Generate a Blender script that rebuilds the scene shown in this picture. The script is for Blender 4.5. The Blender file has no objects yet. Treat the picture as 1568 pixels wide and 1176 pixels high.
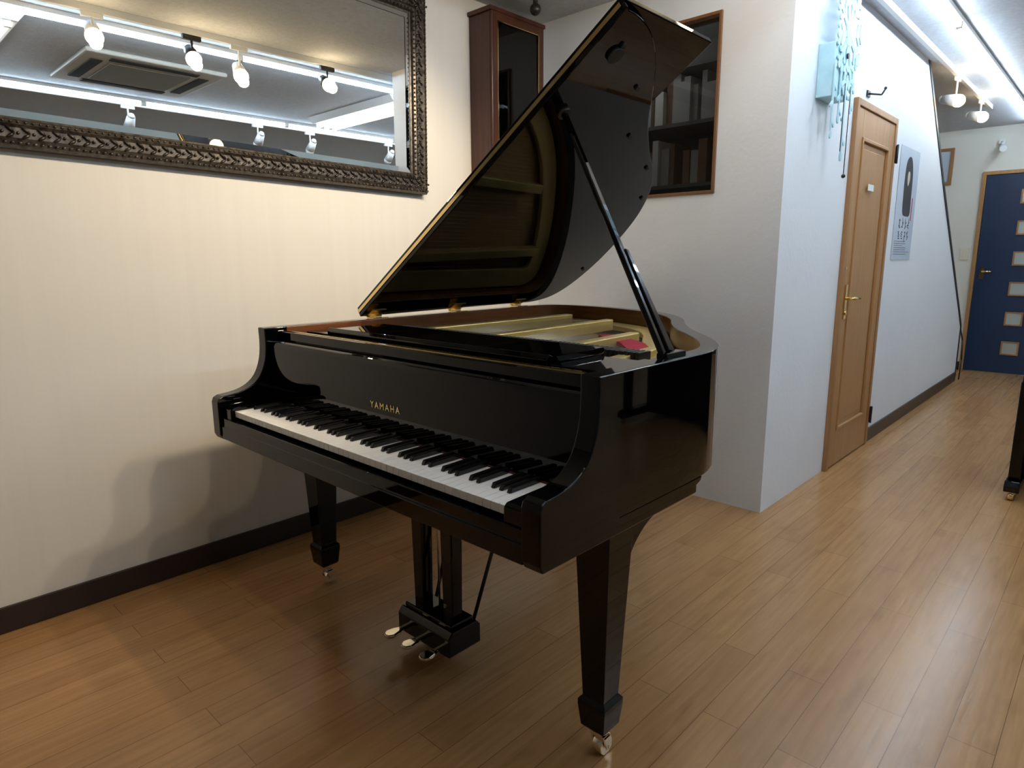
import bpy, bmesh, math, random
from mathutils import Vector, Matrix
random.seed(4)
S=bpy.context.scene
COL=bpy.context.collection
# ---------------------------------------------------------------- constants (metres)
CH=1.2146; YL=2.591; YD=1.1725; XB=2.982; ZC=2.49; XF=8.4; XN=-2.6; YR=-2.7
PY=.739; PW=1.448; PH=PY+PW; KC=1.463
# ---------------------------------------------------------------- materials
def mat(name,col,rough=.5,metal=0,spec=.5,emit=None,es=0,coat=0,trans=0):
    m=bpy.data.materials.new(name); m.use_nodes=True
    b=m.node_tree.nodes['Principled BSDF']
    b.inputs['Base Color'].default_value=(*col,1); b.inputs['Roughness'].default_value=rough
    b.inputs['Metallic'].default_value=metal; b.inputs['Specular IOR Level'].default_value=spec
    b.inputs['Coat Weight'].default_value=coat; b.inputs['Transmission Weight'].default_value=trans
    if emit: b.inputs['Emission Color'].default_value=(*emit,1); b.inputs['Emission Strength'].default_value=es
    return m
def N(m,t,**k):
    n=m.node_tree.nodes.new(t)
    for a,v in k.items(): setattr(n,a,v)
    return n
def L(m,a,b): m.node_tree.links.new(a,b)
def noisy(name,c1,c2,scale=(1,1,1),nscale=5,rough=.5,bump=0,bscale=80,spec=.5,detail=4,metal=0,r2=None,coat=0):
    m=mat(name,c1,rough,metal,spec,coat=coat); b=m.node_tree.nodes['Principled BSDF']
    tc=N(m,'ShaderNodeTexCoord'); mp=N(m,'ShaderNodeMapping'); mp.inputs['Scale'].default_value=scale
    L(m,tc.outputs['Object'],mp.inputs['Vector'])
    nz=N(m,'ShaderNodeTexNoise'); nz.inputs['Scale'].default_value=nscale; nz.inputs['Detail'].default_value=detail
    L(m,mp.outputs[0],nz.inputs['Vector'])
    r=N(m,'ShaderNodeValToRGB'); r.color_ramp.elements[0].position=.3; r.color_ramp.elements[1].position=.7
    r.color_ramp.elements[0].color=(*c1,1); r.color_ramp.elements[1].color=(*c2,1)
    L(m,nz.outputs['Fac'],r.inputs[0]); L(m,r.outputs[0],b.inputs['Base Color'])
    if bump:
        n2=N(m,'ShaderNodeTexNoise'); n2.inputs['Scale'].default_value=bscale; n2.inputs['Detail'].default_value=3
        L(m,mp.outputs[0],n2.inputs['Vector'])
        bp=N(m,'ShaderNodeBump'); bp.inputs['Strength'].default_value=bump; bp.inputs['Distance'].default_value=.01
        L(m,n2.outputs['Fac'],bp.inputs['Height']); L(m,bp.outputs[0],b.inputs['Normal'])
    return m
M={}
M['black']=mat('piano_black_lacquer',(.0012,.0012,.0015),.025,spec=.32)
M['blacksatin']=mat('satin_black',(.008,.008,.009),.35)
M['blackkey']=mat('black_key',(.006,.006,.007),.18)
M['white']=mat('white_key',(.88,.88,.88),.22)
M['brass']=mat('polished_brass',(.83,.62,.28),.16,1)
M['gold']=mat('gold_lettering',(.85,.68,.32),.3,.8)
M['chrome']=mat('pedal_metal',(.88,.80,.62),.1,1)
M['plate']=noisy('gilded_iron_plate',(.60,.44,.14),(.70,.53,.20),nscale=8,rough=.34,metal=.45)
M['steel']=mat('string_steel',(.6,.58,.52),.3,1)
M['redfelt']=mat('red_felt',(.38,.015,.035),.9)
M['dkfelt']=mat('dark_felt',(.06,.005,.006),.9)
M['spruce']=noisy('spruce_soundboard',(.48,.30,.11),(.56,.36,.14),(1,25,1),6,.35)
M['mahog']=noisy('mahogany_veneer',(.12,.04,.014),(.18,.065,.022),(2,2,20),3,.25)
M['underwood']=noisy('underside_wood',(.02,.015,.012),(.03,.02,.015),(1,10,1),4,.6)
M['rubber']=mat('rubber',(.01,.01,.01),.6)
M['walll']=noisy('left_wallpaper',(.765,.738,.69),(.785,.76,.71),(14,1,.2),2.2,.75,.04,60)
M['wallw']=noisy('white_wall_paint',(.77,.80,.84),(.80,.83,.87),(1,1,1),3,.7,.12,45)
M['wallb']=noisy('far_wall_paint',(.74,.71,.63),(.77,.74,.66),(1,1,1),3,.8)
M['wallg']=noisy('rear_wall_paint',(.42,.47,.46),(.45,.50,.49),(1,1,1),2,.8)
M['ceil']=noisy('ceiling_panel_paint',(.46,.48,.51),(.54,.56,.59),(1,1,1),40,.8,.2,90)
M['base']=mat('dark_brown_skirting',(.03,.018,.015),.4)
M['oak']=noisy('door_wood',(.36,.18,.065),(.43,.225,.088),(25,25,1.2),2,.4)
M['oakd']=noisy('door_frame_wood',(.30,.14,.05),(.36,.18,.07),(25,25,1.2),2,.4)
M['winwood']=noisy('window_frame_wood',(.17,.075,.03),(.22,.10,.04),(25,25,1.2),2,.4)
M['clockwood']=noisy('walnut_clock_case',(.05,.013,.006),(.09,.025,.01),(30,30,1.5),2,.3)
M['dark']=mat('dark_interior',(.02,.017,.015),.7)
M['shelf']=mat('grey_steel_shelf',(.10,.10,.095),.6)
M['mirror']=mat('mirror_silver',(.90,.93,.93),.005,1)
M['frame']=noisy('antique_pewter_frame',(.022,.018,.015),(.13,.108,.09),nscale=60,rough=.32,metal=.65)
M['blue']=mat('navy_door_paint',(.006,.023,.068),.4)
M['teal']=noisy('pale_blue_paint',(.40,.64,.72),(.50,.72,.79),nscale=20,rough=.5)
M['led']=mat('led_tube',(1,1,1),.5,emit=(.68,.84,1),es=40)
M['panel']=mat('fluorescent_tube',(1,1,1),.5,emit=(.92,.97,1),es=13)
M['paneldim']=mat('dim_fluorescent_tube',(1,1,1),.5,emit=(1,.98,.93),es=5)  # near fixture's emission turned down to balance the light at the left
M['bulb']=mat('warm_bulb',(1,1,1),.5,emit=(1,.74,.42),es=45)
M['fixwhite']=mat('white_fixture',(.75,.75,.74),.4)
M['fixblack']=mat('black_fixture',(.012,.012,.012),.4)
M['acgrey']=mat('ac_plastic',(.50,.48,.42),.5)
M['acdark']=mat('ac_grille',(.22,.21,.18),.6)
M['paper']=noisy('poster_paper',(.46,.53,.64),(.58,.64,.72),nscale=3,rough=.5)
M['ink']=mat('poster_ink',(.015,.015,.02),.6)
M['skin']=mat('poster_face_ink',(.62,.50,.42),.6)
M['redink']=mat('poster_red_ink',(.5,.05,.04),.6)
M['signw']=mat('white_sign',(.85,.85,.85),.4)
M['ivory']=mat('ivory_plastic',(.75,.70,.55),.4)
M['glasspane']=mat('frosted_glass',(.50,.55,.51),.25,metal=.4)
def glassmat():
    m=bpy.data.materials.new('window_glass'); m.use_nodes=True; nt=m.node_tree; nt.nodes.clear()
    o=nt.nodes.new('ShaderNodeOutputMaterial'); t=nt.nodes.new('ShaderNodeBsdfTransparent'); g=nt.nodes.new('ShaderNodeBsdfGlossy'); mx=nt.nodes.new('ShaderNodeMixShader'); f=nt.nodes.new('ShaderNodeFresnel')
    t.inputs[0].default_value=(.75,.75,.75,1); g.inputs['Roughness'].default_value=.02; f.inputs[0].default_value=1.5
    nt.links.new(f.outputs[0],mx.inputs[0]); nt.links.new(t.outputs[0],mx.inputs[1]); nt.links.new(g.outputs[0],mx.inputs[2]); nt.links.new(mx.outputs[0],o.inputs[0]); return m
M['glass']=glassmat()
def floormat():
    m=mat('wood_plank_floor',(.4,.24,.11),.3,spec=.5); b=m.node_tree.nodes['Principled BSDF']
    tc=N(m,'ShaderNodeTexCoord')
    br=N(m,'ShaderNodeTexBrick'); br.offset=.37; br.offset_frequency=2
    br.inputs['Scale'].default_value=1; br.inputs['Brick Width'].default_value=.92; br.inputs['Row Height'].default_value=.101
    br.inputs['Mortar Size'].default_value=.0010; br.inputs['Mortar Smooth'].default_value=.2
    br.inputs['Color1'].default_value=(.445,.245,.102,1); br.inputs['Color2'].default_value=(.385,.205,.082,1); br.inputs['Mortar'].default_value=(.19,.095,.037,1)
    L(m,tc.outputs['Object'],br.inputs['Vector'])
    mp=N(m,'ShaderNodeMapping'); mp.inputs['Scale'].default_value=(1.6,26,1); L(m,tc.outputs['Object'],mp.inputs['Vector'])
    nz=N(m,'ShaderNodeTexNoise'); nz.inputs['Scale'].default_value=2.2; nz.inputs['Detail'].default_value=6; nz.inputs['Distortion'].default_value=.4; L(m,mp.outputs[0],nz.inputs['Vector'])
    r=N(m,'ShaderNodeValToRGB'); r.color_ramp.elements[0].position=.3; r.color_ramp.elements[1].position=.72
    r.color_ramp.elements[0].color=(.84,.82,.80,1); r.color_ramp.elements[1].color=(1.08,1.07,1.06,1)
    L(m,nz.outputs['Fac'],r.inputs[0])
    mx=N(m,'ShaderNodeMix',data_type='RGBA',blend_type='MULTIPLY'); mx.inputs[0].default_value=1
    L(m,br.outputs['Color'],mx.inputs[6]); L(m,r.outputs[0],mx.inputs[7])
    n3=N(m,'ShaderNodeTexNoise'); n3.inputs['Scale'].default_value=1; n3.inputs['Detail'].default_value=3
    mp3=N(m,'ShaderNodeMapping'); mp3.inputs['Scale'].default_value=(5,13,1); L(m,tc.outputs['Object'],mp3.inputs['Vector']); L(m,mp3.outputs[0],n3.inputs['Vector'])
    r3=N(m,'ShaderNodeValToRGB'); r3.color_ramp.elements[0].position=.58; r3.color_ramp.elements[1].position=.76
    r3.color_ramp.elements[0].color=(1,1,1,1); r3.color_ramp.elements[1].color=(.72,.68,.64,1); L(m,n3.outputs['Fac'],r3.inputs[0])
    mx2=N(m,'ShaderNodeMix',data_type='RGBA',blend_type='MULTIPLY'); mx2.inputs[0].default_value=.6
    L(m,mx.outputs[2],mx2.inputs[6]); L(m,r3.outputs[0],mx2.inputs[7]); L(m,mx2.outputs[2],b.inputs['Base Color'])
    rr=N(m,'ShaderNodeMapRange'); rr.inputs['To Min'].default_value=.19; rr.inputs['To Max'].default_value=.28
    L(m,nz.outputs['Fac'],rr.inputs['Value']); L(m,rr.outputs[0],b.inputs['Roughness'])
    bp=N(m,'ShaderNodeBump'); bp.inputs['Strength'].default_value=.10; bp.inputs['Distance'].default_value=.004
    ad=N(m,'ShaderNodeMath',operation='SUBTRACT'); L(m,nz.outputs['Fac'],ad.inputs[0]); L(m,br.outputs['Fac'],ad.inputs[1])
    L(m,ad.outputs[0],bp.inputs['Height']); L(m,bp.outputs[0],b.inputs['Normal'])
    return m
M['floor']=floormat()
# ---------------------------------------------------------------- mesh helpers
def obj(name,bm,mats,bevel=0,smooth=False,seg=2,nobevel=None):
    me=bpy.data.meshes.new(name); bmesh.ops.recalc_face_normals(bm,faces=bm.faces); bm.to_mesh(me); bm.free()
    if not isinstance(mats,(list,tuple)): mats=[mats]
    for m in mats: me.materials.append(M[m] if isinstance(m,str) else m)
    o=bpy.data.objects.new(name,me); COL.objects.link(o)
    if smooth:
        for p in me.polygons: p.use_smooth=True
    if bevel:
        b=o.modifiers.new('b','BEVEL'); b.width=bevel; b.segments=seg; b.limit_method='ANGLE'; b.angle_limit=math.radians(35)
        if nobevel:
            b.limit_method='WEIGHT'; b.harden_normals=True
            bm=bmesh.new(); bm.from_mesh(me); bm.edges.ensure_lookup_table()
            W_=[1.0 if (len(e.link_faces)==2 and e.calc_face_angle(0)>math.radians(35) and not nobevel(e.verts[0].co,e.verts[1].co)) else 0.0 for e in bm.edges]
            bm.free(); at=me.attributes.new('bevel_weight_edge','FLOAT','EDGE')
            for i,w in enumerate(W_): at.data[i].value=w
    return o
def addbox(bm,x0,x1,y0,y1,z0,z1,mi=0,rot=None,about=None):
    vs=[bm.verts.new((x,y,z)) for x in (x0,x1) for y in (y0,y1) for z in (z0,z1)]
    f=[(0,1,3,2),(4,6,7,5),(0,4,5,1),(2,3,7,6),(0,2,6,4),(1,5,7,3)]
    for q in f: bm.faces.new([vs[i] for i in q]).material_index=mi
    if rot is not None:
        c=Vector(about) if about else Vector(((x0+x1)/2,(y0+y1)/2,(z0+z1)/2))
        for v in vs: v.co=c+rot@(v.co-c)
    return vs
def box(name,x0,x1,y0,y1,z0,z1,m,bevel=0,**k):
    bm=bmesh.new(); addbox(bm,x0,x1,y0,y1,z0,z1); return obj(name,bm,m,bevel,**k)
def addprism(bm,pts,lo,hi,fn,mi=0):
    a=[bm.verts.new(fn(p,lo)) for p in pts]; b=[bm.verts.new(fn(p,hi)) for p in pts]; n=len(pts)
    bm.faces.new(a[::-1]).material_index=mi; bm.faces.new(b).material_index=mi
    for i in range(n): bm.faces.new((a[i],a[(i+1)%n],b[(i+1)%n],b[i])).material_index=mi
    return a+b
XZ=lambda p,t:(p[0],t,p[1]); XY=lambda p,t:(p[0],p[1],t); YZ=lambda p,t:(t,p[0],p[1])
def prism(name,pts,lo,hi,fn,m,bevel=0,**k):
    bm=bmesh.new(); addprism(bm,pts,lo,hi,fn); return obj(name,bm,m,bevel,**k)
def addcyl(bm,p0,p1,r0,r1=None,seg=16,mi=0):
    r1=r0 if r1 is None else r1
    p0=Vector(p0);p1=Vector(p1);d=(p1-p0).normalized(); a=d.orthogonal().normalized(); b=d.cross(a)
    A=[];B=[]
    for i in range(seg):
        t=2*math.pi*i/seg; v=a*math.cos(t)+b*math.sin(t); A.append(bm.verts.new(p0+v*r0)); B.append(bm.verts.new(p1+v*r1))
    for q in (bm.faces.new(A[::-1]),bm.faces.new(B)): q.material_index=mi
    for i in range(seg):
        f=bm.faces.new((A[i],A[(i+1)%seg],B[(i+1)%seg],B[i])); f.material_index=mi; f.smooth=True
def addball(bm,c,r,sc=(1,1,1),mi=0,rot=None,sub=2):
    g=bmesh.ops.create_icosphere(bm,subdivisions=sub,radius=r)
    fs=set()
    for v in g['verts']:
        p=Vector((v.co.x*sc[0],v.co.y*sc[1],v.co.z*sc[2]))
        if rot: p=rot@p
        v.co=Vector(c)+p
        for f in v.link_faces: fs.add(f)
    for f in fs: f.material_index=mi; f.smooth=True
def tube(name,paths,r,m,seg=8):
    bm=bmesh.new()
    for P in paths:
        for a,b in zip(P[:-1],P[1:]): addcyl(bm,a,b,r,seg=seg)
    return obj(name,bm,m)
def group(name,objs,loc=None):
    mn=Vector((1e9,)*3); mx=-mn
    for o in objs:
        for v in o.data.vertices:
            p=v.co
            for i in range(3): mn[i]=min(mn[i],p[i]); mx[i]=max(mx[i],p[i])
    e=bpy.data.objects.new(name,None); COL.objects.link(e); e.empty_display_size=.1
    c=(mn+mx)/2; e.location=(c.x,c.y,mn.z) if loc is None else loc
    for o in objs: o.parent=e; o.matrix_parent_inverse=Matrix.Translation(-e.location)
    return e
def catmull(P,n=6,closed=False):
    out=[];k=len(P)
    for i in range(k if closed else k-1):
        p0=P[(i-1)%k] if closed or i>0 else P[0]; p1=P[i]; p2=P[(i+1)%k]; p3=P[(i+2)%k] if closed or i+2<k else P[-1]
        for j in range(n):
            t=j/n
            out.append(tuple(.5*((2*p1[a])+(-p0[a]+p2[a])*t+(2*p0[a]-5*p1[a]+4*p2[a]-p3[a])*t*t+(-p0[a]+3*p1[a]-3*p2[a]+p3[a])*t**3) for a in range(2)))
    if not closed: out.append(tuple(P[-1]))
    return out
def offset_open(P,d):
    out=[]
    for i,p in enumerate(P):
        a=Vector(P[max(i-1,0)]);b=Vector(P[min(i+1,len(P)-1)]);t=(b-a).normalized(); n=Vector((-t.y,t.x)); out.append((p[0]+n.x*d,p[1]+n.y*d))
    return out
# ================================================================= ROOM SHELL
box('floor',XN,XF+.1,YR,YL+.1,-.05,0,'floor')
box('ceiling',XN,XF+.1,YR,YL+.1,ZC,ZC+.05,'ceil')
box('wall_left',XN,XB+.12,YL,YL+.1,0,ZC,'walll')
box('wall_rear',XN-.1,XN,YR,YL+.1,0,ZC,'wallg')
box('wall_right',XN,XF+.1,YR-.1,YR,0,ZC,'wallg')
box('wall_far',XF,XF+.1,YR,YL,0,ZC,'wallb')
WY0,WY1,WZ0,WZ1=1.493,2.06,1.512,2.305
bm=bmesh.new()
addbox(bm,XB,XB+.1,YD,WY0,0,ZC); addbox(bm,XB,XB+.1,WY1,YL,0,ZC); addbox(bm,XB,XB+.1,WY0,WY1,0,WZ0); addbox(bm,XB,XB+.1,WY0,WY1,WZ1,ZC)
obj('wall_back',bm,'wallw')
wp=[(XB+.1,0),(7.62,0),(7.60,.53),(7.44,.67),(6.21,1.677),(5.28,ZC),(XB+.1,ZC)]
prism('wall_corridor',wp,YD,YD+.1,XZ,'wallw')
bm=bmesh.new()
addprism(bm,[(7.62,.0),(7.65,.0),(7.635,.55),(7.46,.70),(6.23,1.71),(5.32,ZC),(5.28,ZC),(6.21,1.677),(7.44,.67),(7.60,.53)],YD-.006,YD+.106,XZ)
obj('trim_1',bm,'fixblack')
box('wall_stairwell',XB+.1,XF,2.35,2.45,0,ZC,'wallb')
box('baseboard_left',XN,XB-.001,YL-.012,YL,0,.09,'base',.002)
box('baseboard_corridor',4.625,7.61,YD-.012,YD,0,.09,'base',.002)
box('baseboard_far_left',XF-.012,XF,1.26,2.35,0,.09,'base',.002)
box('baseboard_far_right',XF-.012,XF,YR,.36,0,.09,'base',.002)
# ---- interior window
fr=.014
bm=bmesh.new()
addbox(bm,XB-.012,XB+.09,WY0,WY0+fr,WZ0,WZ1); addbox(bm,XB-.012,XB+.09,WY1-fr,WY1,WZ0,WZ1)
addbox(bm,XB-.012,XB+.09,WY0+fr,WY1-fr,WZ0,WZ0+fr); addbox(bm,XB-.012,XB+.09,WY0+fr,WY1-fr,WZ1-fr,WZ1)
w=[obj('frame',bm,'winwood',.002)]
w.append(box('glass_pane',XB+.03,XB+.034,WY0+fr,WY1-fr,WZ0+fr,WZ1-fr,'glass'))
group('window_1',w)
bm=bmesh.new()
addbox(bm,XB+.75,XB+.78,WY0-.25,WY1+.25,.9,2.45)
for z in (1.3,1.62,1.95,2.25): addbox(bm,XB+.45,XB+.75,WY0-.2,WY1+.2,z-.02,z)
for y in (WY0-.2,WY1+.2): addbox(bm,XB+.45,XB+.78,y-.01,y+.01,0,2.45)
sh=[obj('shelving',bm,'shelf')]
bm=bmesh.new()
for zi,z in enumerate((1.3,1.62,1.95)):
    y=WY0-.18
    while y<WY1+.15:
        t=random.uniform(.02,.06); hh=random.uniform(.16,.27)
        if random.random()<.85: addbox(bm,XB+.47+random.uniform(0,.05),XB+.7,y,y+t*.93,z+.001,z+hh,random.choice([0,0,1,2]))
        y+=t
sh.append(obj('files_and_books',bm,[mat('file_grey',(.35,.36,.34),.7),mat('file_white',(.6,.6,.57),.7),mat('file_brown',(.20,.10,.06),.7)]))
group('office_bookshelf',sh)
# ================================================================= WOODEN DOOR
D0,D1,DZ=3.8345,4.620,2.022
bm=bmesh.new(); fw=.035
addbox(bm,D0,D0+fw,YD-.025,YD,0,DZ); addbox(bm,D1-fw,D1,YD-.025,YD,0,DZ); addbox(bm,D0+fw,D1-fw,YD-.025,YD,DZ-fw,DZ)
d=[obj('door_frame',bm,'oakd',.003)]
bm=bmesh.new(); a0,a1=D0+fw+.003,D1-fw-.003; p0,p1,q0,q1=D0+.135,D1-.135,.22,1.84
def dpanel(bm):
    y0,y1=YD-.018,YD-.002
    addbox(bm,a0,p0,y0,y1,.008,DZ-fw-.003); addbox(bm,p1,a1,y0,y1,.008,DZ-fw-.003)
    addbox(bm,p0,p1,y0,y1,.008,q0); addbox(bm,p0,p1,y0,y1,q1,DZ-fw-.003)
    addbox(bm,p0,p1,YD-.008,y1,q0,q1)
    for (x0,x1,z0,z1) in ((p0,p0+.018,q0,q1),(p1-.018,p1,q0,q1),(p0+.018,p1-.018,q0,q0+.018),(p0+.018,p1-.018,q1-.018,q1)): addbox(bm,x0,x1,YD-.026,YD-.008,z0,z1)
    addbox(bm,p0+.05,p1-.05,YD-.014,YD-.008,q0+.05,q1-.05)
dpanel(bm); d.append(obj('door_leaf',bm,'oak',.003))
bm=bmesh.new(); hx=D0+.082
addbox(bm,hx-.018,hx+.018,YD-.026,YD-.018,.87,1.06); addcyl(bm,(hx,YD-.026,.985),(hx,YD-.07,.985),.009); addcyl(bm,(hx,YD-.065,.985),(hx+.11,YD-.065,.982),.009,.007)
addcyl(bm,(hx,YD-.026,.905),(hx,YD-.032,.905),.012); addcyl(bm,(a0+.02,YD-.019,1.15),(a0+.02,YD-.022,1.15),.008)
d.append(obj('lever_handle',bm,'brass',.001))
bm=bmesh.new()
for z in (.20,1.82): addbox(bm,D1-.006,D1+.014,YD-.034,YD-.001,z-.05,z+.05); addcyl(bm,(D1-.004,YD-.034,z-.055),(D1-.004,YD-.034,z+.055),.007)
d.append(obj('hinges',bm,'blacksatin',.001))
d.append(box('room_sign',4.12,4.22,YD-.0305,YD-.0265,1.575,1.61,'signw',.001))
group('door_1',d)
bm=bmesh.new(); addbox(bm,4.03,4.08,YD-.008,YD-.0005,2.06,2.09)
addcyl(bm,(4.055,YD-.006,2.075),(4.055,YD-.07,2.06),.0045); addcyl(bm,(4.055,YD-.07,2.06),(4.055,YD-.085,2.085),.0045); addball(bm,(4.055,YD-.086,2.09),.008)
obj('coat_hook',bm,'blacksatin')
# ================================================================= BLUE DOOR
by0,by1,bz=.37,1.224,2.019
bm=bmesh.new()
addbox(bm,XF-.03,XF,by1,by1+.035,0,bz+.035); addbox(bm,XF-.03,XF,by0-.035,by0,0,bz+.035); addbox(bm,XF-.03,XF,by0,by1,bz,bz+.035)
d=[obj('door_frame',bm,'oak',.003)]
d.append(box('door_leaf',XF-.02,XF,by0+.003,by1-.003,.01,bz-.003,'blue',.003))
bm=bmesh.new(); bm2=bmesh.new()
for i in range(6):
    z=.27+i*.304; yc=.845
    addbox(bm,XF-.028,XF-.021,yc-.06,yc+.06,z-.055,z+.055)
    for (ya,yb,za,zb) in ((-.075,-.06,-.07,.07),(.06,.075,-.07,.07),(-.06,.06,-.07,-.055),(-.06,.06,.055,.07)): addbox(bm2,XF-.034,XF-.021,yc+ya,yc+yb,z+za,z+zb)
d.append(obj('square_lights',bm,'glasspane')); d.append(obj('light_beading',bm2,'oakd'))
bm=bmesh.new(); addcyl(bm,(XF-.02,1.164,1.05),(XF-.06,1.164,1.05),.012); addcyl(bm,(XF-.055,1.164,1.05),(XF-.055,1.08,1.05),.011); addbox(bm,XF-.024,XF-.0205,1.145,1.185,.97,1.10)
d.append(obj('lever_handle',bm,'brass')); group('door_2',d)
bm=bmesh.new(); addbox(bm,XF-.012,XF-.0005,1.30,1.375,1.17,1.29); addbox(bm,XF-.017,XF-.012,1.32,1.355,1.20,1.26)
obj('light_switch',bm,'ivory',.002)
bm=bmesh.new(); 
bm2=bmesh.new(); ya,yb,za,zb=1.53,1.76,1.95,2.32
addbox(bm,XF-.025,XF-.001,ya,yb,za,za+.03);addbox(bm,XF-.025,XF-.001,ya,yb,zb-.03,zb);addbox(bm,XF-.025,XF-.001,ya,ya+.03,za+.03,zb-.03);addbox(bm,XF-.025,XF-.001,yb-.03,yb,za+.03,zb-.03)
addbox(bm2,XF-.012,XF-.001,ya+.03,yb-.03,za+.03,zb-.03)
group('framed_picture',[obj('frame',bm,'oakd'),obj('print',bm2,'paper')])
bm=bmesh.new(); addcyl(bm,(XF-.0002,1.13,2.33),(XF-.03,1.13,2.33),.03); addcyl(bm,(XF-.03,1.13,2.33),(XF-.07,1.12,2.30),.01); addcyl(bm,(XF-.05,1.13,2.28),(XF-.15,1.10,2.25),.028,.03)
obj('wall_security_camera',bm,'fixwhite')
tube('power_cable',[[(7.70,YD+.02,.55),(7.68,YD-.02,.4),(7.70,YD-.03,.2),(7.67,YD-.03,.006)]],.006,'fixblack')
# ================================================================= POSTER
px0,px1,pz0,pz1=4.835,5.325,1.19,1.906
yy=YD-.002
P=[box('sheet',px0,px1,yy-.001,yy,pz0,pz1,'paper')]
bm=bmesh.new()
hair=catmull([(5.08,1.855),(5.14,1.83),(5.18,1.74),(5.19,1.60),(5.19,1.49),(5.10,1.475),(5.01,1.49),(4.99,1.58),(4.985,1.72),(5.01,1.82)],5,True)
addprism(bm,hair,yy-.0018,yy-.001,XZ)
def glyph(bm,cx,cz,s,seed):
    r=random.Random(seed)
    for k in range(4):
        a=r.choice([0,0,90,20,-30]); l=s*r.uniform(.4,.8); t=s*.11; ox=r.uniform(-.2,.2)*s; oz=(k-1.5)*s*.24
        addbox(bm,cx+ox-l/2,cx+ox+l/2,yy-.0018,yy-.001,cz+oz-t/2,cz+oz+t/2,rot=Matrix.Rotation(math.radians(a),3,'Y'))
for i in range(4):
    for j in range(2): glyph(bm,4.97+i*.075,1.425-j*.075,.058,i*3+j)
for k in range(7): addbox(bm,4.88,4.88+random.uniform(.2,.4),yy-.0018,yy-.001,1.31-k*.014,1.3125-k*.014)
P.append(obj('printed_figure_and_title',bm,'ink'))
bm=bmesh.new(); addprism(bm,catmull([(5.065,1.76),(5.10,1.755),(5.11,1.72),(5.095,1.685),(5.075,1.67),(5.055,1.69),(5.05,1.73)],4,True),yy-.0026,yy-.0018,XZ)
P.append(obj('printed_face',bm,'skin'))
bm=bmesh.new(); addbox(bm,5.225,5.245,yy-.0018,yy-.001,1.45,1.60); P.append(obj('printed_side_text',bm,'redink'))
group('concert_poster',P)
# ================================================================= SPLASH ORNAMENT
P=[]
bm=bmesh.new(); addbox(bm,3.285,3.47,1.10,YD-.0005,1.93,2.16); P.append(obj('box_body',bm,'teal',.003))
bm=bmesh.new(); rr=random.Random(11)
def disc(bm,cx,cz,r,y,t=.006,sx=1,sz=1):
    pts=[(cx+r*sx*math.cos(2*math.pi*i/14),cz+r*sz*math.sin(2*math.pi*i/14)) for i in range(14)]
    addprism(bm,pts,y-t,y,XZ)
def limb(bm,a,b,w0,w1,y):
    a=Vector(a);b=Vector(b);n=(b-a).normalized();n=Vector((-n.y,n.x))
    addprism(bm,[tuple(a+n*w0),tuple(a-n*w0),tuple(b-n*w1),tuple(b+n*w1)],y-.005,y,XZ)
c=(3.44,2.22)
for i in range(18):
    a=rr.uniform(0,2*math.pi); R=rr.uniform(.0,.05); disc(bm,c[0]+R*math.cos(a)*.8,c[1]+R*math.sin(a)*1.3,rr.uniform(.016,.032),1.098-rr.uniform(0,.003))
for i in range(10):                                   # crystal-like arms with side twigs
    a=2*math.pi*i/10+.15+rr.uniform(-.06,.06); R=rr.uniform(.19,.25); d0=Vector((math.cos(a)*.72,math.sin(a)*1.1))
    e=Vector(c)+d0*R; e.y=min(e.y,2.405); s0=Vector(c)+d0*.03
    limb(bm,s0,e,.015,.012,1.0975); disc(bm,e.x,e.y,rr.uniform(.015,.020),1.097)
    for t in (.5,.80):
        q=s0+(e-s0)*t
        for sg in (-1,1):
            aa=math.atan2(d0.y,d0.x)+sg*.95; l=rr.uniform(.035,.055)*(1.2-t*.4); q2=q+Vector((math.cos(aa),math.sin(aa)))*l
            if q2.y<2.41: limb(bm,q,q2,.010,.009,1.0965-rr.uniform(0,.001)); disc(bm,q2.x,q2.y,.012,1.0965)
for x,z0,w in [(3.285,1.76,.010),(3.37,1.84,.012),(3.45,1.68,.012),(3.53,1.90,.010)]:
    limb(bm,(x,2.08),(x,z0),w,w*.5,1.0968); disc(bm,x,z0,w*1.1,1.0968,sz=1.5)
    for k in range(3):
        z=2.03-(2.03-z0)*(k+.6)/3.4; s=(-1)**k; limb(bm,(x,z),(x+s*.028,z-.02),.007,.005,1.096); disc(bm,x+s*.028,z-.02,.009,1.0962)
P.append(obj('splash_panel',bm,'teal'))
bm=bmesh.new(); addcyl(bm,(3.49,1.085,2.0),(3.49,1.085,1.60),.002); addcyl(bm,(3.41,1.085,2.0),(3.41,1.085,1.70),.002)
addball(bm,(3.49,1.085,1.595),.01); addcyl(bm,(3.42,1.091,2.12),(3.42,1.083,2.12),.012)
P.append(obj('pendulum_chains',bm,'blacksatin'))
group('splash_cuckoo_clock',P)
# ================================================================= MIRROR
MX0,MX1,MZ0,MZ1=-.35,2.112,1.547,2.43; MYb=YL-.002; fwid=.092
P=[box('glass',MX0+fwid-.01,MX1-fwid+.01,MYb-.03,MYb-.02,MZ0+fwid-.01,MZ1-fwid+.01,'mirror')]
bm=bmesh.new(); prof=[(0,0),(0,.035),(.008,.05),(.02,.052),(.03,.044),(.06,.044),(.07,.05),(.08,.046),(.086,.036),(.092,.034),(.092,0)]
loops=[]
for (dx,dy) in prof: loops.append([bm.verts.new(p) for p in ((MX0+dx,MYb-dy,MZ0+dx),(MX1-dx,MYb-dy,MZ0+dx),(MX1-dx,MYb-dy,MZ1-dx),(MX0+dx,MYb-dy,MZ1-dx))])
for a,b in zip(loops,loops[1:]+loops[:1]):
    for i in range(4): bm.faces.new((a[i],a[(i+1)%4],b[(i+1)%4],b[i]))
P.append(obj('moulding',bm,'frame'))
bm=bmesh.new()
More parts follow.
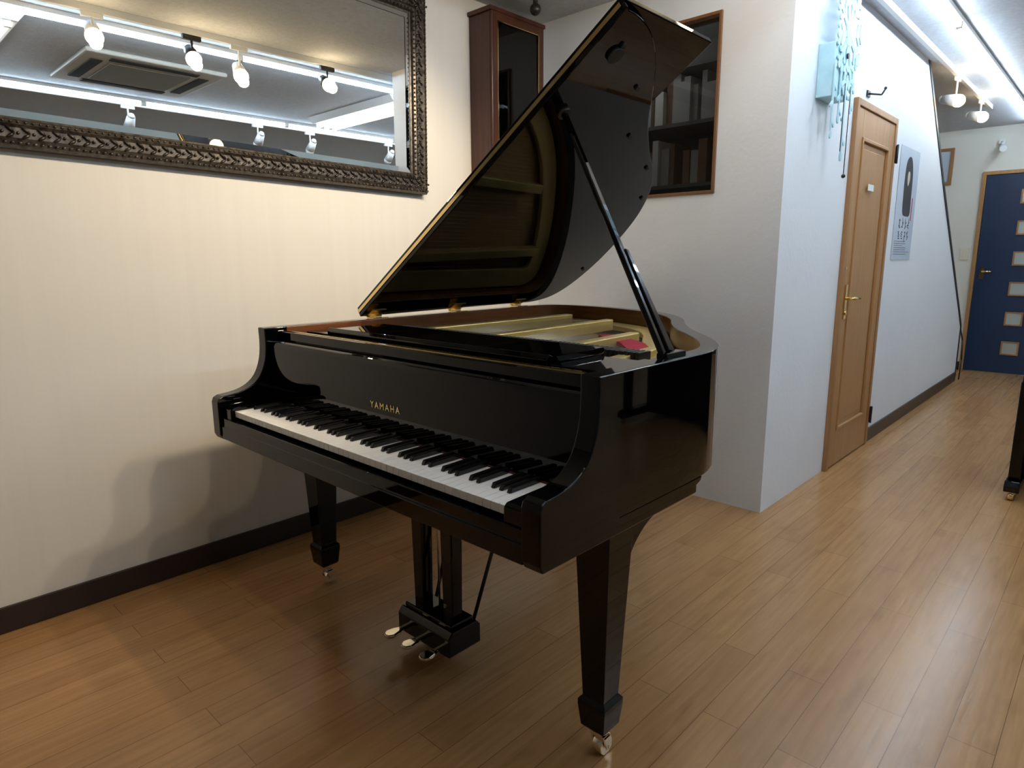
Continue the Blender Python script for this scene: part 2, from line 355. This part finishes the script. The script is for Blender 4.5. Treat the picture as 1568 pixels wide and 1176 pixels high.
def leafrow(bm,p0,p1,inward):
    p0=Vector(p0);p1=Vector(p1);Ld=(p1-p0).length;t=(p1-p0).normalized();w=Vector(inward); nrm=Vector((0,-1,0))
    n=int(Ld/.040)
    for i in range(n):
        c=p0+t*((i+.5)*Ld/n)+nrm*.046
        for s,off in ((1,.036),(-1,.054)):
            ax=(t*.8+w*.6*s).normalized(); side=ax.cross(nrm); R=Matrix((ax,side,nrm)).transposed()
            addball(bm,c+w*off,1,(.016,.0058,.006),rot=R,sub=1)
        addball(bm,c+w*.045+t*(.5*Ld/n)+nrm*.001,.0055,sub=1)
    n=int(Ld/.019)
    for i in range(n):
        c=p0+t*((i+.5)*Ld/n)
        addball(bm,c+w*.014+nrm*.052,1,(.0075 if abs(t.x)>.5 else .006,.005,.006 if abs(t.x)>.5 else .0075),sub=1)
        addball(bm,c+w*.076+nrm*.049,.005,sub=1)
leafrow(bm,(MX0,MYb,MZ0),(MX1,MYb,MZ0),(0,0,1)); leafrow(bm,(MX0,MYb,MZ1),(MX1,MYb,MZ1),(0,0,-1))
leafrow(bm,(MX1,MYb,MZ0),(MX1,MYb,MZ1),(-1,0,0)); leafrow(bm,(MX0,MYb,MZ0),(MX0,MYb,MZ1),(1,0,0))
P.append(obj('carved_ornament',bm,'frame'))
bm=bmesh.new(); bw=.022; g0=(MX0+fwid,MZ0+fwid,MX1-fwid,MZ1-fwid)
o=[bm.verts.new(p) for p in ((g0[0],MYb-.0305,g0[1]),(g0[2],MYb-.0305,g0[1]),(g0[2],MYb-.0305,g0[3]),(g0[0],MYb-.0305,g0[3]))]
i=[bm.verts.new(p) for p in ((g0[0]+bw,MYb-.0325,g0[1]+bw),(g0[2]-bw,MYb-.0325,g0[1]+bw),(g0[2]-bw,MYb-.0325,g0[3]-bw),(g0[0]+bw,MYb-.0325,g0[3]-bw))]
for k in range(4): bm.faces.new((o[k],o[(k+1)%4],i[(k+1)%4],i[k]))
P.append(obj('bevelled_glass_edge',bm,'mirror'))
e=group('framed_wall_mirror',P); e.rotation_euler=(0,.022,0)
# ================================================================= PENDULUM WALL CLOCK
cx0,cx1,cy0,cy1,cz0,cz1=2.445,2.834,2.441,YL-.0005,1.42,2.40
bm=bmesh.new()
addbox(bm,cx0,cx0+.018,cy0,cy1,cz0,cz1);addbox(bm,cx1-.018,cx1,cy0,cy1,cz0,cz1);addbox(bm,cx0+.018,cx1-.018,cy0,cy1,cz0,cz0+.02);addbox(bm,cx0+.018,cx1-.018,cy0,cy1,cz1-.02,cz1)
addbox(bm,cx0-.012,cx1+.012,cy0-.014,cy1,cz1,cz1+.02); addbox(bm,cx0-.01,cx1+.01,cy0-.01,cy1,cz0-.02,cz0)
P=[obj('case',bm,'clockwood',.003)]
bm=bmesh.new(); s=.04
for (x0,x1,z0,z1) in ((cx0,cx0+s,cz0,cz1),(cx1-s,cx1,cz0,cz1),(cx0+s,cx1-s,cz0,cz0+s),(cx0+s,cx1-s,cz1-s,cz1)): addbox(bm,x0,x1,cy0-.012,cy0,z0,z1)
P.append(obj('door_frame',bm,'clockwood',.003))
P.append(box('back_panel',cx0+.018,cx1-.018,cy1-.012,cy1,cz0+.02,cz1-.02,'clockwood'))
P.append(box('glass_door',cx0+s,cx1-s,cy0-.006,cy0-.003,cz0+s,cz1-s,'glass'))
bm=bmesh.new(); cm=(cx0+cx1)/2
for (x0,x1,z0,z1) in ((cx0+s,cx0+s+.004,cz0+s,cz1-s),(cx1-s-.004,cx1-s,cz0+s,cz1-s),(cx0+s,cx1-s,cz1-s-.004,cz1-s)): addbox(bm,x0,x1,cy0-.014,cy0-.010,z0,z1)
addcyl(bm,(cm,2.52,2.10),(cm,2.52,1.56),.004); addcyl(bm,(cm,2.528,1.56),(cm,2.515,1.56),.055,seg=32)
for x in (-.09,.09): addcyl(bm,(cm+x,2.49,2.0),(cm+x,2.49,1.86),.02)
addcyl(bm,(cm,2.555,2.24),(cm,2.54,2.24),.115,seg=40)
P.append(obj('brass_movement',bm,'brass'))
bm=bmesh.new(); addcyl(bm,(cm,2.54,2.24),(cm,2.536,2.24),.098,seg=40); P.append(obj('dial',bm,'dark'))
bm=bmesh.new(); addbox(bm,cm-.004,cm+.004,2.53,2.533,2.24,2.31); addbox(bm,cm,cm+.055,2.53,2.533,2.236,2.244)
for k in range(12):
    a=k*math.pi/6; addcyl(bm,(cm+.085*math.sin(a),2.5355,2.24+.085*math.cos(a)),(cm+.085*math.sin(a),2.533,2.24+.085*math.cos(a)),.005,seg=8)
P.append(obj('hands',bm,'brass'))
bm=bmesh.new(); addbox(bm,cx0+.05,cx1-.05,2.51,2.56,1.93,2.08); P.append(obj('movement_board',bm,'oak',.003))
bm=bmesh.new()
for k in range(4): addbox(bm,cx0+.08+k*.06,cx0+.095+k*.06,2.506,2.5095,1.94,2.07)
P.append(obj('chime_bars',bm,'signw'))
group('pendulum_wall_clock',P)
# ================================================================= GRAND PIANO
P=[]
curve=catmull([(1.30,PY),(1.42,PY),(1.52,.744),(1.62,.775),(1.72,.835),(1.83,.925),(1.95,1.030),(2.10,1.135),(2.25,1.225),(2.38,1.335),(2.49,1.49),(2.565,1.68),(2.605,1.87),(2.602,2.04),(2.555,2.14),(2.46,2.183),(2.35,PH),(2.2,PH)],5)
outer=[(1.118,PY)]+curve+[(1.118,PH)]
inner=offset_open(outer,.05)
RT,RB=.985,.665
def ring(bm,o,i,z0,z1,mo=0,mi_=1,mt=0):
    n=len(o); V=[[bm.verts.new((p[0],p[1],z)) for p in q] for q,z in ((o,z0),(o,z1),(i,z1),(i,z0))]
    for k in range(n-1):
        for a,m_ in ((0,mo),(1,mt),(2,mi_),(3,mo)):
            b=(a+1)%4; f=bm.faces.new((V[a][k],V[a][k+1],V[b][k+1],V[b][k])); f.material_index=m_
            f.smooth=True
    for k in (0,n-1): bm.faces.new([V[a][k] for a in range(4)])
seam=lambda a,b: a.x>1.117 and b.x>1.117 and a.x<1.119 and b.x<1.119
bm=bmesh.new(); ring(bm,outer,inner,RB,RT); 
for e_ in bm.edges:
    if len(e_.link_faces)==2 and e_.calc_face_angle(0)>.6: e_.smooth=False
P.append(obj('rim',bm,['black','mahog'],.004,nobevel=seam))
in2=offset_open(outer,.085)
bm=bmesh.new(); ring(bm,offset_open(outer,.0505),in2,.80,.885,0,0,0)
for e_ in bm.edges:
    if len(e_.link_faces)==2 and e_.calc_face_angle(0)>.6: e_.smooth=False
P.append(obj('inner_rim',bm,'mahog'))
sb=offset_open(outer,.052); sb=[(1.30,sb[0][1])]+[p for p in sb if p[0]>1.30]+[(1.30,sb[-1][1])]
bm=bmesh.new(); addprism(bm,sb,.862,.872,XY); P.append(obj('soundboard',bm,'spruce'))
bm=bmesh.new(); addprism(bm,sb,.70,.71,XY)
for y in (1.0,1.35,1.7,2.0): addbox(bm,1.46,1.9+.25*(y>1.2)+.3*(y>1.6),y,y+.07,.668,.71)
P.append(obj('underside_braces',bm,'underwood'))
prof=[(.866,.628),(.857,.645),(.857,.752),(.862,.766),(.876,.773)]+catmull([(.876,.773),(.93,.779),(.975,.795),(1.008,.825),(1.028,.87),(1.036,.92),(1.036,.985)],4)[1:]+[(1.118,.985),(1.118,.665),(1.49,.665),(1.485,.655),(1.463,.648),(1.463,.628)]
seam2=lambda a,b: a.x>1.117 and b.x>1.117 and min(a.z,b.z)>.66
for nm,y0 in (('cheek_treble',PY),('cheek_bass',PH-.05)): P.append(prism(nm,prof,y0,y0+.05,XZ,'black',.004,nobevel=seam2))
for nm,y0,y1 in (('key_block_treble',PY+.0505,KC-.6145),('key_block_bass',KC+.6145,PH-.0505)):
    bl=[(.872,.69),(.872,.735),(.882,.742),(1.03,.745),(1.03,.69)]
    P.append(prism(nm,bl,y0,y1,XZ,'black',.003))
P.append(box('keybed',.885,1.463,PY+.0505,PH-.0505,.63,.688,'blacksatin',.002))
P.append(prism('keyslip',[(.862,.632),(.862,.672),(.866,.676),(.866,.702),(.884,.702),(.884,.632)],PY+.0505,PH-.0505,XZ,'black',.002))
kw=1.225/52; bm=bmesh.new()
for i in range(52):
    y1=KC+.6125-i*kw; addbox(bm,.885,1.036,y1-kw+.0006,y1-.0006,.711,.7305)
P.append(obj('white_keys',bm,'white',.0012))
bm=bmesh.new()
for i in range(51):
    if 'ABCDEFG'[i%7] in 'ACDFG':
        y=KC+.6125-(i+1)*kw
        addprism(bm,[(.938,.7306),(.944,.742),(1.036,.7435),(1.036,.7306)],y-.0055,y+.0055,XZ)
P.append(obj('black_keys',bm,'blackkey',.0015))
P.append(box('key_felt',1.0365,1.044,KC-.612,KC+.612,.715,.7315,'dkfelt'))
P.append(prism('fallboard',[(1.046,.735),(1.052,.925),(1.056,.937),(1.066,.942),(1.078,.938),(1.082,.925),(1.072,.735)],PY+.0505,PH-.0505,XZ,'black',.002))
P.append(box('stretcher_rail',1.084,1.112,PY+.0505,PH-.0505,.90,.972,'black',.003))
P.append(box('brass_strip',1.100,1.108,PY+.06,PH-.06,.9722,.9735,'brass'))
tc=bpy.data.curves.new('lettering','FONT'); tc.body='YAMAHA'; tc.size=.0275; tc.space_character=1.35; tc.extrude=.0004; tc.align_x='CENTER'
to=bpy.data.objects.new('tmp',tc); COL.objects.link(to); bpy.context.view_layer.update()
me=bpy.data.meshes.new_from_object(to); bpy.data.objects.remove(to)
R=Matrix(((0,0,-1),(-1,0,0),(0,1,0)))
for v in me.vertices: v.co=R@v.co+Vector((1.0472,1.4775,.799))
me.materials.clear(); me.materials.append(M['gold']); lo=bpy.data.objects.new('fallboard_lettering',me); COL.objects.link(lo); P.append(lo)
P.append(prism('music_desk',[(1.165,.962),(1.163,.978),(1.172,.990),(1.185,.985),(1.395,.985),(1.40,.975),(1.39,.968),(1.19,.968),(1.178,.960)],.985,1.95,XZ,'black',.002))
for y in (PY+.09,PH-.14): P.append(box('desk_slide',1.12,1.42,y,y+.05,.945,.962,'black',.002))
P.append(box('desk_support',1.17,1.36,PY+.09,PH-.09,.9625,.9675,'black',.001))
pl=offset_open(outer,.06); pl2=offset_open(outer,.15)
pl=[(1.45,pl[0][1])]+[p for p in pl if p[0]>1.45]+[(1.45,pl[-1][1])]
pl2=[(1.45,pl2[0][1])]+[p for p in pl2 if p[0]>1.45]+[(1.45,pl2[-1][1])]
def resample(P_,n):
    d=[0]
    for a,b in zip(P_[:-1],P_[1:]): d.append(d[-1]+math.dist(a,b))
    out=[];j=0
    for i in range(n):
        t=d[-1]*i/(n-1)
        while j<len(d)-2 and d[j+1]<t: j+=1
        u=(t-d[j])/max(d[j+1]-d[j],1e-9); out.append((P_[j][0]+(P_[j+1][0]-P_[j][0])*u,P_[j][1]+(P_[j+1][1]-P_[j][1])*u))
    return out
pl=resample(pl,70); pl2=resample(pl2,70)
bm=bmesh.new(); ring(bm,pl,pl2,.9,.922,0,0,0)
for f in bm.faces: f.smooth=False
addbox(bm,1.125,1.45,PY+.06,PH-.06,.90,.925)
def strut(x0,y0,x1,y1,w=.04,z0=.905,z1=.952):
    a=Vector((x0,y0));b=Vector((x1,y1));n=(b-a).normalized();n=Vector((-n.y,n.x))*w/2
    addprism(bm,[tuple(a+n),tuple(a-n),tuple(b-n),tuple(b+n)],z0,z1,XY)
for s in ((1.40,.98,1.74,1.02),(1.40,1.24,2.00,1.28),(1.40,1.62,2.36,1.64),(1.40,1.98,2.46,1.94)): strut(*s)
strut(1.47,PY+.07,1.47,PH-.07,.03,.9,.935)
P.append(obj('iron_plate',bm,'plate',.004))
bm=bmesh.new()
for i in range(72):
    y=.86+i*.0172
    for k in range(3): addcyl(bm,(1.20+k*.045+.01*(i%2),y,.925),(1.20+k*.045+.01*(i%2),y,.945),.0032,seg=6)
P.append(obj('tuning_pins',bm,'steel'))
def insideX(y):
    best=1.5
    for a,b in zip(pl2[:-1],pl2[1:]):
        if (a[1]-y)*(b[1]-y)<=0 and abs(a[1]-b[1])>1e-6:
            x=a[0]+(b[0]-a[0])*(y-a[1])/(b[1]-a[1]); best=max(best,x)
    return best
bm=bmesh.new()
for i in range(76):
    y=.88+i*.0162
    addcyl(bm,(1.32,y,.934),(insideX(y)-.01,y+.0,.934),.0006,seg=4)
P.append(obj('strings',bm,'steel'))
bm=bmesh.new()
for i in range(62):
    y=.95+i*.0175; addbox(bm,1.50,1.56,y-.0055,y+.0055,.937,.962)
P.append(obj('dampers',bm,'blacksatin',.001))
bm=bmesh.new(); addbox(bm,1.44,1.455,.85,2.1,.9255,.9325)
addprism(bm,[(1.74,1.05),(1.86,1.15),(2.02,1.37),(1.96,1.41),(1.82,1.22),(1.70,1.11)],.9225,.936,XY)
P.append(obj('red_felt',bm,'redfelt'))
# lid -------------------------------------------------------------
AL=math.atan(.678); ca,sa=math.cos(AL),math.sin(AL); HZ=.994
def LP(u,w,n): return (u,PH+.003-w*ca+n*sa,HZ+w*sa+n*ca)
LF=1.458
lo_=[(LF,1.462)]+[(x+.012,PH-y+.008) for x,y in curve if x>=LF]+[(LF,-.004)]
bm=bmesh.new(); addprism(bm,[(x,max(w,-.004)) for x,w in lo_],0,.02,lambda p,t:LP(p[0],p[1],t)); P.append(obj('lid_main',bm,'black',.003))
bm=bmesh.new(); addprism(bm,[(LF+.003,-.004),(LF+.003,1.465),(LF+.458,1.465),(LF+.458,-.004)],.0215,.041,lambda p,t:LP(p[0],p[1],t)); P.append(obj('lid_front_flap',bm,'black',.003))
bm=bmesh.new(); addprism(bm,[(LF-.003,.0),(LF-.003,1.45),(LF-.0002,1.45),(LF-.0002,.0)],.015,.027,lambda p,t:LP(p[0],p[1],t))
P.append(obj('lid_piano_hinge',bm,'brass'))
bm=bmesh.new()
for u,w in ((1.55,1.37),(1.75,1.27),(1.93,1.10),(2.20,.98),(2.38,.82),(2.52,.55),(2.56,.30)): addcyl(bm,LP(u,w,-.007),LP(u,w,0),.008,seg=14)
addcyl(bm,LP(1.55,1.13,-.012),LP(1.55,1.13,0),.02,seg=20)
addcyl(bm,LP(1.55,1.34,-.009),LP(1.55,1.34,0),.024,seg=24)
P.append(obj('lid_buffers',bm,'rubber'))
bm=bmesh.new()
for u in (1.52,1.95,2.35):
    addcyl(bm,(u-.035,PH+.004,HZ),(u+.035,PH+.004,HZ),.006,seg=10); addbox(bm,u-.035,u+.035,PH-.045,PH,.9852,.988)
    addprism(bm,[(u-.035,.0),(u+.035,.0),(u+.035,.045),(u-.035,.045)],-.003,0,lambda p,t:LP(p[0],p[1],t))
P.append(obj('lid_hinges',bm,'brass'))
b0=Vector((1.365,.785,.975)); t0=Vector(LP(1.55,1.13,-.008))
def bar(name,a,b,w0,w1,th,m='black'):
    bm=bmesh.new(); d=(b-a).normalized(); s=d.cross(Vector((0,1,0))).normalized(); f=d.cross(s).normalized()
    vs=[]
    for p,w in ((a,w0),(b,w1)):
        for i,j in ((-1,-1),(1,-1),(1,1),(-1,1)): vs.append(bm.verts.new(p+s*i*w/2+f*j*th/2))
    for q in ((0,1,2,3),(7,6,5,4),(0,4,5,1),(1,5,6,2),(2,6,7,3),(3,7,4,0)): bm.faces.new([vs[i] for i in q])
    return obj(name,bm,m,.003)
P.append(bar('lid_prop_long',b0,t0,.030,.022,.014))
dd=(t0-b0); P.append(bar('lid_prop_short',b0+dd*.02+Vector((.03,-.002,0)),b0+dd*.40+Vector((.018,-.002,0)),.034,.018,.013))
P.append(bar('lid_prop_socket',b0+Vector((-.02,0,.008)),b0+Vector((.07,0,.008)),.02,.02,.03))
def leg(name,cx,cy,top=.63):
    secs=[(top,.050),(.17,.0315),(.168,.0315),(.158,.040),(.145,.040),(.088,.034),(.080,.028)]
    bm=bmesh.new(); rings=[]
    for z,hw in secs: rings.append([bm.verts.new((cx+i*hw,cy+j*hw,z)) for i,j in ((-1,-1),(1,-1),(1,1),(-1,1))])
    for a,b in zip(rings[:-1],rings[1:]):
        for k in range(4): bm.faces.new((a[k],a[(k+1)%4],b[(k+1)%4],b[k]))
    bm.faces.new(rings[0]); bm.faces.new(rings[-1][::-1])
    o=[obj(name,bm,'black',.004)]
    bm=bmesh.new()
    addcyl(bm,(cx,cy,.080),(cx,cy,.068),.027,.024,24); addcyl(bm,(cx,cy,.068),(cx,cy,.058),.014,seg=16)
    for s in (-1,1): addprism(bm,[(cx-.012,.062),(cx+.014,.062),(cx+.022,.03),(cx+.014,.018),(cx+.004,.02)],cy+s*.0185-.003,cy+s*.0185+.003,XZ)
    addbox(bm,cx-.012,cx+.014,cy-.0215,cy+.0215,.054,.062)
    addcyl(bm,(cx+.012,cy-.0135,.025),(cx+.012,cy+.0135,.025),.025,seg=28)
    addcyl(bm,(cx+.012,cy-.0235,.025),(cx+.012,cy+.0235,.025),.006,seg=12)
    o.append(obj(name+'_caster',bm,'chrome',.001)); return o
P+=leg('leg_treble',1.18,.822); P+=leg('leg_bass',1.19,2.10); P+=leg('leg_tail',2.28,1.80,.70)
for nm,y in (('leg_bracket_treble',.822),('leg_bracket_bass',2.10)):
    bk=[(1.215,.6279)]+[(1.222,.50)]+catmull([(1.226,.50),(1.26,.545),(1.31,.58),(1.37,.598),(1.42,.605)],5)+[(1.42,.6279)]
    P.append(prism(nm,bk,y-.035,y+.035,XZ,'black',.003))
P.append(box('leg_plate_treble',1.12,1.42,.78,.87,.6285,.6295,'black'))
ly=1.455
P.append(box('lyre_top_block',1.14,1.26,ly-.13,ly+.13,.595,.6295,'black',.003))
for s,nm in ((-1,'lyre_post_treble'),(1,'lyre_post_bass')):
    bm=bmesh.new(); cy=ly+s*.069; rings=[]
    for z,hx,hy in ((.595,.024,.027),(.14,.020,.022)): rings.append([bm.verts.new((1.20+i*hx,cy+j*hy,z)) for i,j in ((-1,-1),(1,-1),(1,1),(-1,1))])
    for k in range(4): bm.faces.new((rings[0][k],rings[0][(k+1)%4],rings[1][(k+1)%4],rings[1][k]))
    bm.faces.new(rings[0]); bm.faces.new(rings[1][::-1]); P.append(obj(nm,bm,'black',.004))
bm=bmesh.new(); addprism(bm,[(1.135,.05),(1.135,.110),(1.15,.127),(1.25,.127),(1.265,.110),(1.265,.05)],ly-.122,ly+.122,XZ); addbox(bm,1.155,1.245,ly-.11,ly+.11,.127,.142)
P.append(obj('lyre_pedal_box',bm,'black',.004))
bm=bmesh.new()
for y in (ly-.085,ly,ly+.085):
    pts=[(1.15,y-.007),(1.10,y-.008),(1.085,y-.016),(1.06,y-.021),(1.045,y-.012),(1.041,y),(1.045,y+.012),(1.06,y+.021),(1.085,y+.016),(1.10,y+.008),(1.15,y+.007)]
    addprism(bm,[(a+.015,b) for a,b in pts],.066,.078,XY)
P.append(obj('pedals',bm,'chrome',.004,seg=3))
bm=bmesh.new()
for y in (ly-.022,ly,ly+.022): addcyl(bm,(1.225,y,.142),(1.225,y,.60),.0035,seg=8)
P.append(obj('pedal_rods',bm,'steel'))
bm=bmesh.new()
for s in (-1,1): addcyl(bm,(1.262,ly+s*.09,.10),(1.45,ly+s*.12,.628),.006,seg=10)
P.append(obj('lyre_braces',bm,'blacksatin'))
group('grand_piano',P)
# ================================================================= UPRIGHT PIANO (right edge)
P=[]; ux=4.0; u0,u1=-1.18,.335
P.append(box('case_body',ux+.33,ux+.62,u0,u1,.10,1.22,'black',.004))
P.append(box('case_lid',ux+.30,ux+.64,u0-.01,u1+.01,1.221,1.245,'black',.004))
P.append(box('bottom_rail',ux+.33,ux+.62,u0,u1,.03,.10,'black',.003))
for i,y in enumerate((u0,u1-.04)):
    P.append(prism('arm_%d'%i,[(ux+.02,.60),(ux+.02,.70),(ux+.06,.74),(ux+.16,.75),(ux+.25,.79),(ux+.33,.92),(ux+.33,.60)],y,y+.04,XZ,'black',.003))
    P.append(prism('leg_%d'%i,[(ux+.03,.10),(ux+.02,.60),(ux+.085,.60),(ux+.08,.10)],y-.005,y+.045,XZ,'black',.004))
    P.append(prism('toe_block_%d'%i,[(ux-.03,.045),(ux-.035,.075),(ux-.01,.10),(ux+.33,.10),(ux+.33,.045)],y-.012,y+.052,XZ,'black',.004))
    bm=bmesh.new(); addcyl(bm,(ux+.0,y+.008,.022),(ux+.0,y+.032,.022),.022,seg=24); addbox(bm,ux-.015,ux+.015,y+.002,y+.038,.036,.045); P.append(obj('caster_%d'%i,bm,'brass'))
P.append(box('keybed',ux+.03,ux+.33,u0+.041,u1-.041,.61,.66,'black',.003))
P.append(box('closed_fallboard',ux+.04,ux+.329,u0+.041,u1-.041,.70,.745,'black',.008))
P.append(box('key_slip',ux+.035,ux+.05,u0+.041,u1-.041,.66,.70,'black',.002))
P.append(box('music_shelf',ux+.28,ux+.329,u0+.041,u1-.041,.93,.95,'black',.003))
bm=bmesh.new()
for y in (-.50,-.42,-.34): addbox(bm,ux+.25,ux+.33,y-.02,y+.02,.06,.07)
P.append(obj('pedals',bm,'brass',.003))
group('upright_piano',P)
# ================================================================= CEILING FIXTURES
def ledline(name,y,x0,x1,n):
    bm=bmesh.new(); bm2=bmesh.new(); l=(x1-x0)/n
    for i in range(n):
        a=x0+i*l; addcyl(bm,(a+.02,y,2.452),(a+l-.02,y,2.452),.013,seg=8); addbox(bm2,a,a+.02,y-.014,y+.014,2.438,2.466); addbox(bm2,a+l-.02,a+l,y-.014,y+.014,2.438,2.466)
    addbox(bm2,x0,x1,y-.02,y+.02,2.4665,ZC-.0002)
    group(name,[obj('tube',bm,'led'),obj('housing',bm2,'fixwhite')])
ledline('led_line_light',.87,.80,8.2,6)
ledline('led_line_light',-.86,.80,8.2,6)
def flu(name,cx,cy,mt):
    bm=bmesh.new(); addprism(bm,[(cx-.17,ZC-.0002),(cx-.13,ZC-.05),(cx+.13,ZC-.05),(cx+.17,ZC-.0002)],cy-.62,cy+.62,XZ)
    bm2=bmesh.new()
    for x in (-.085,.0,.085): addcyl(bm2,(cx+x,cy-.59,ZC-.068),(cx+x,cy+.59,ZC-.068),.0145,seg=10)
    bm3=bmesh.new()
    for x in (-.085,.0,.085):
        for y in (-.61,.59): addbox(bm3,cx+x-.016,cx+x+.016,cy+y,cy+y+.02,ZC-.084,ZC-.0505)
    group(name,[obj('reflector',bm,'fixwhite'),obj('tubes',bm2,mt),obj('sockets',bm3,'fixwhite')])
flu('fluorescent_ceiling_light',3.5,.05,'panel'); flu('fluorescent_ceiling_light',.80,.10,'paneldim')
ax,ay,hs=1.76,-.08,.43
bm=bmesh.new()
addprism(bm,[(ax-hs,ay-hs),(ax+hs,ay-hs),(ax+hs,ay+hs),(ax-hs,ay+hs)],ZC-.03,ZC-.0002,XY); P=[obj('panel',bm,'acgrey',.012)]
bm=bmesh.new(); addbox(bm,ax-.25,ax+.25,ay-.25,ay+.25,ZC-.038,ZC-.0305); P.append(obj('intake_grille',bm,'acdark',.004))
bm=bmesh.new()
for s in (-1,1):
    addbox(bm,ax+s*.33-.035,ax+s*.33+.035,ay-.27,ay+.27,ZC-.036,ZC-.0305); addbox(bm,ax-.27,ax+.27,ay+s*.33-.035,ay+s*.33+.035,ZC-.036,ZC-.0305)
P.append(obj('outlet_louvres',bm,'dark',.003)); group('ceiling_cassette_air_conditioner',P)
box('lighting_track_rail',0.2,7.2,1.072,1.098,2.455,ZC-.0002,'fixwhite',.002)
box('lighting_track_rail',.6,7.2,-1.05,-1.024,2.455,ZC-.0002,'fixwhite',.002)
def spot(x,y,z,target,on=True,energy=0,white=True,blend=.6,ang=95):
    c=Vector((x,y,z)); d=(Vector(target)-c).normalized(); m='fixwhite' if white else 'fixblack'
    bm=bmesh.new(); addbox(bm,x-.05,x+.05,y-.012,y+.012,2.43,2.4545); addcyl(bm,(x,y,2.43),(x,y,z+.02),.007,seg=10)
    P=[obj('adapter_and_stem',bm,m,.001)]
    bm=bmesh.new(); back=c-d*.09; front=c+d*.01
    addcyl(bm,back-d*.02,back,.018,.030,20); addcyl(bm,back,front,.030,.042,24)
    P.append(obj('lamp_head',bm,m))
    bm=bmesh.new(); addball(bm,front+d*.012,.042,sub=3); P.append(obj('bulb',bm,'bulb' if on else 'fixwhite'))
    group('track_spotlight',P)
    if energy:
        l=bpy.data.lights.new('spot_beam','SPOT'); l.energy=energy; l.color=(1,.81,.55); l.spot_size=math.radians(ang); l.spot_blend=blend; l.shadow_soft_size=.03
        o=bpy.data.objects.new('spot_beam',l); COL.objects.link(o); o.location=front+d*.07; o.rotation_euler=d.to_track_quat('-Z','Y').to_euler()
spot(.62,1.085,2.35,(.5,2.5,1.0),True,8,False)
spot(1.17,1.085,2.35,(.9,2.55,1.0),True,13,True)
spot(1.66,1.085,2.34,(1.45,2.5,1.1),True,34,False)
spot(1.93,1.085,2.30,(1.6,2.5,1.0),True,38,True)
spot(2.52,1.085,2.35,(2.3,2.55,1.5),True,9,False)
spot(5.766,1.085,2.30,(5.5,.1,2.0),True,22,True)
spot(6.744,1.085,2.33,(6.4,.1,2.0),True,22,True)
for x in (1.97,3.07,3.61,4.56): spot(x,-1.037,2.30,(x,-2.4,1.0),False)
bm=bmesh.new(); addcyl(bm,(2.62,2.30,ZC-.0002),(2.62,2.30,2.43),.012); addball(bm,(2.62,2.30,2.41),.028,sub=3); obj('ceiling_speaker',bm,'fixblack')
l=bpy.data.lights.new('office_fill_light','POINT'); l.energy=1.3; l.color=(.95,.96,1); l.shadow_soft_size=.1; o=bpy.data.objects.new('office_fill_light',l); COL.objects.link(o); o.location=(XB+.3,2.2,2.40)  # unseen point light, added to brighten the shelves behind the window
# ================================================================= CAMERA / WORLD
W=bpy.data.worlds.new('World'); S.world=W; W.use_nodes=True; W.node_tree.nodes['Background'].inputs[0].default_value=(.6,.65,.7,1); W.node_tree.nodes['Background'].inputs[1].default_value=.3
th,p,ro=math.radians(43.3366),math.radians(10.9156),math.radians(.3312)
F=Vector((math.cos(th)*math.cos(p),math.sin(th)*math.cos(p),-math.sin(p)))
R0=Vector((math.sin(th),-math.cos(th),0)); U0=R0.cross(F)
Rv=R0*math.cos(ro)-U0*math.sin(ro); Uv=R0*math.sin(ro)+U0*math.cos(ro)
cd=bpy.data.cameras.new('camera'); cd.sensor_width=36; cd.lens=998.75/1568*36; cd.clip_start=.02
co=bpy.data.objects.new('camera',cd); COL.objects.link(co)
mm=Matrix((Rv,Uv,-F)).transposed().to_4x4(); mm.translation=Vector((0,0,CH)); co.matrix_world=mm
S.camera=co
S.view_settings.view_transform='Standard'; S.view_settings.look='None'; S.view_settings.exposure=.18
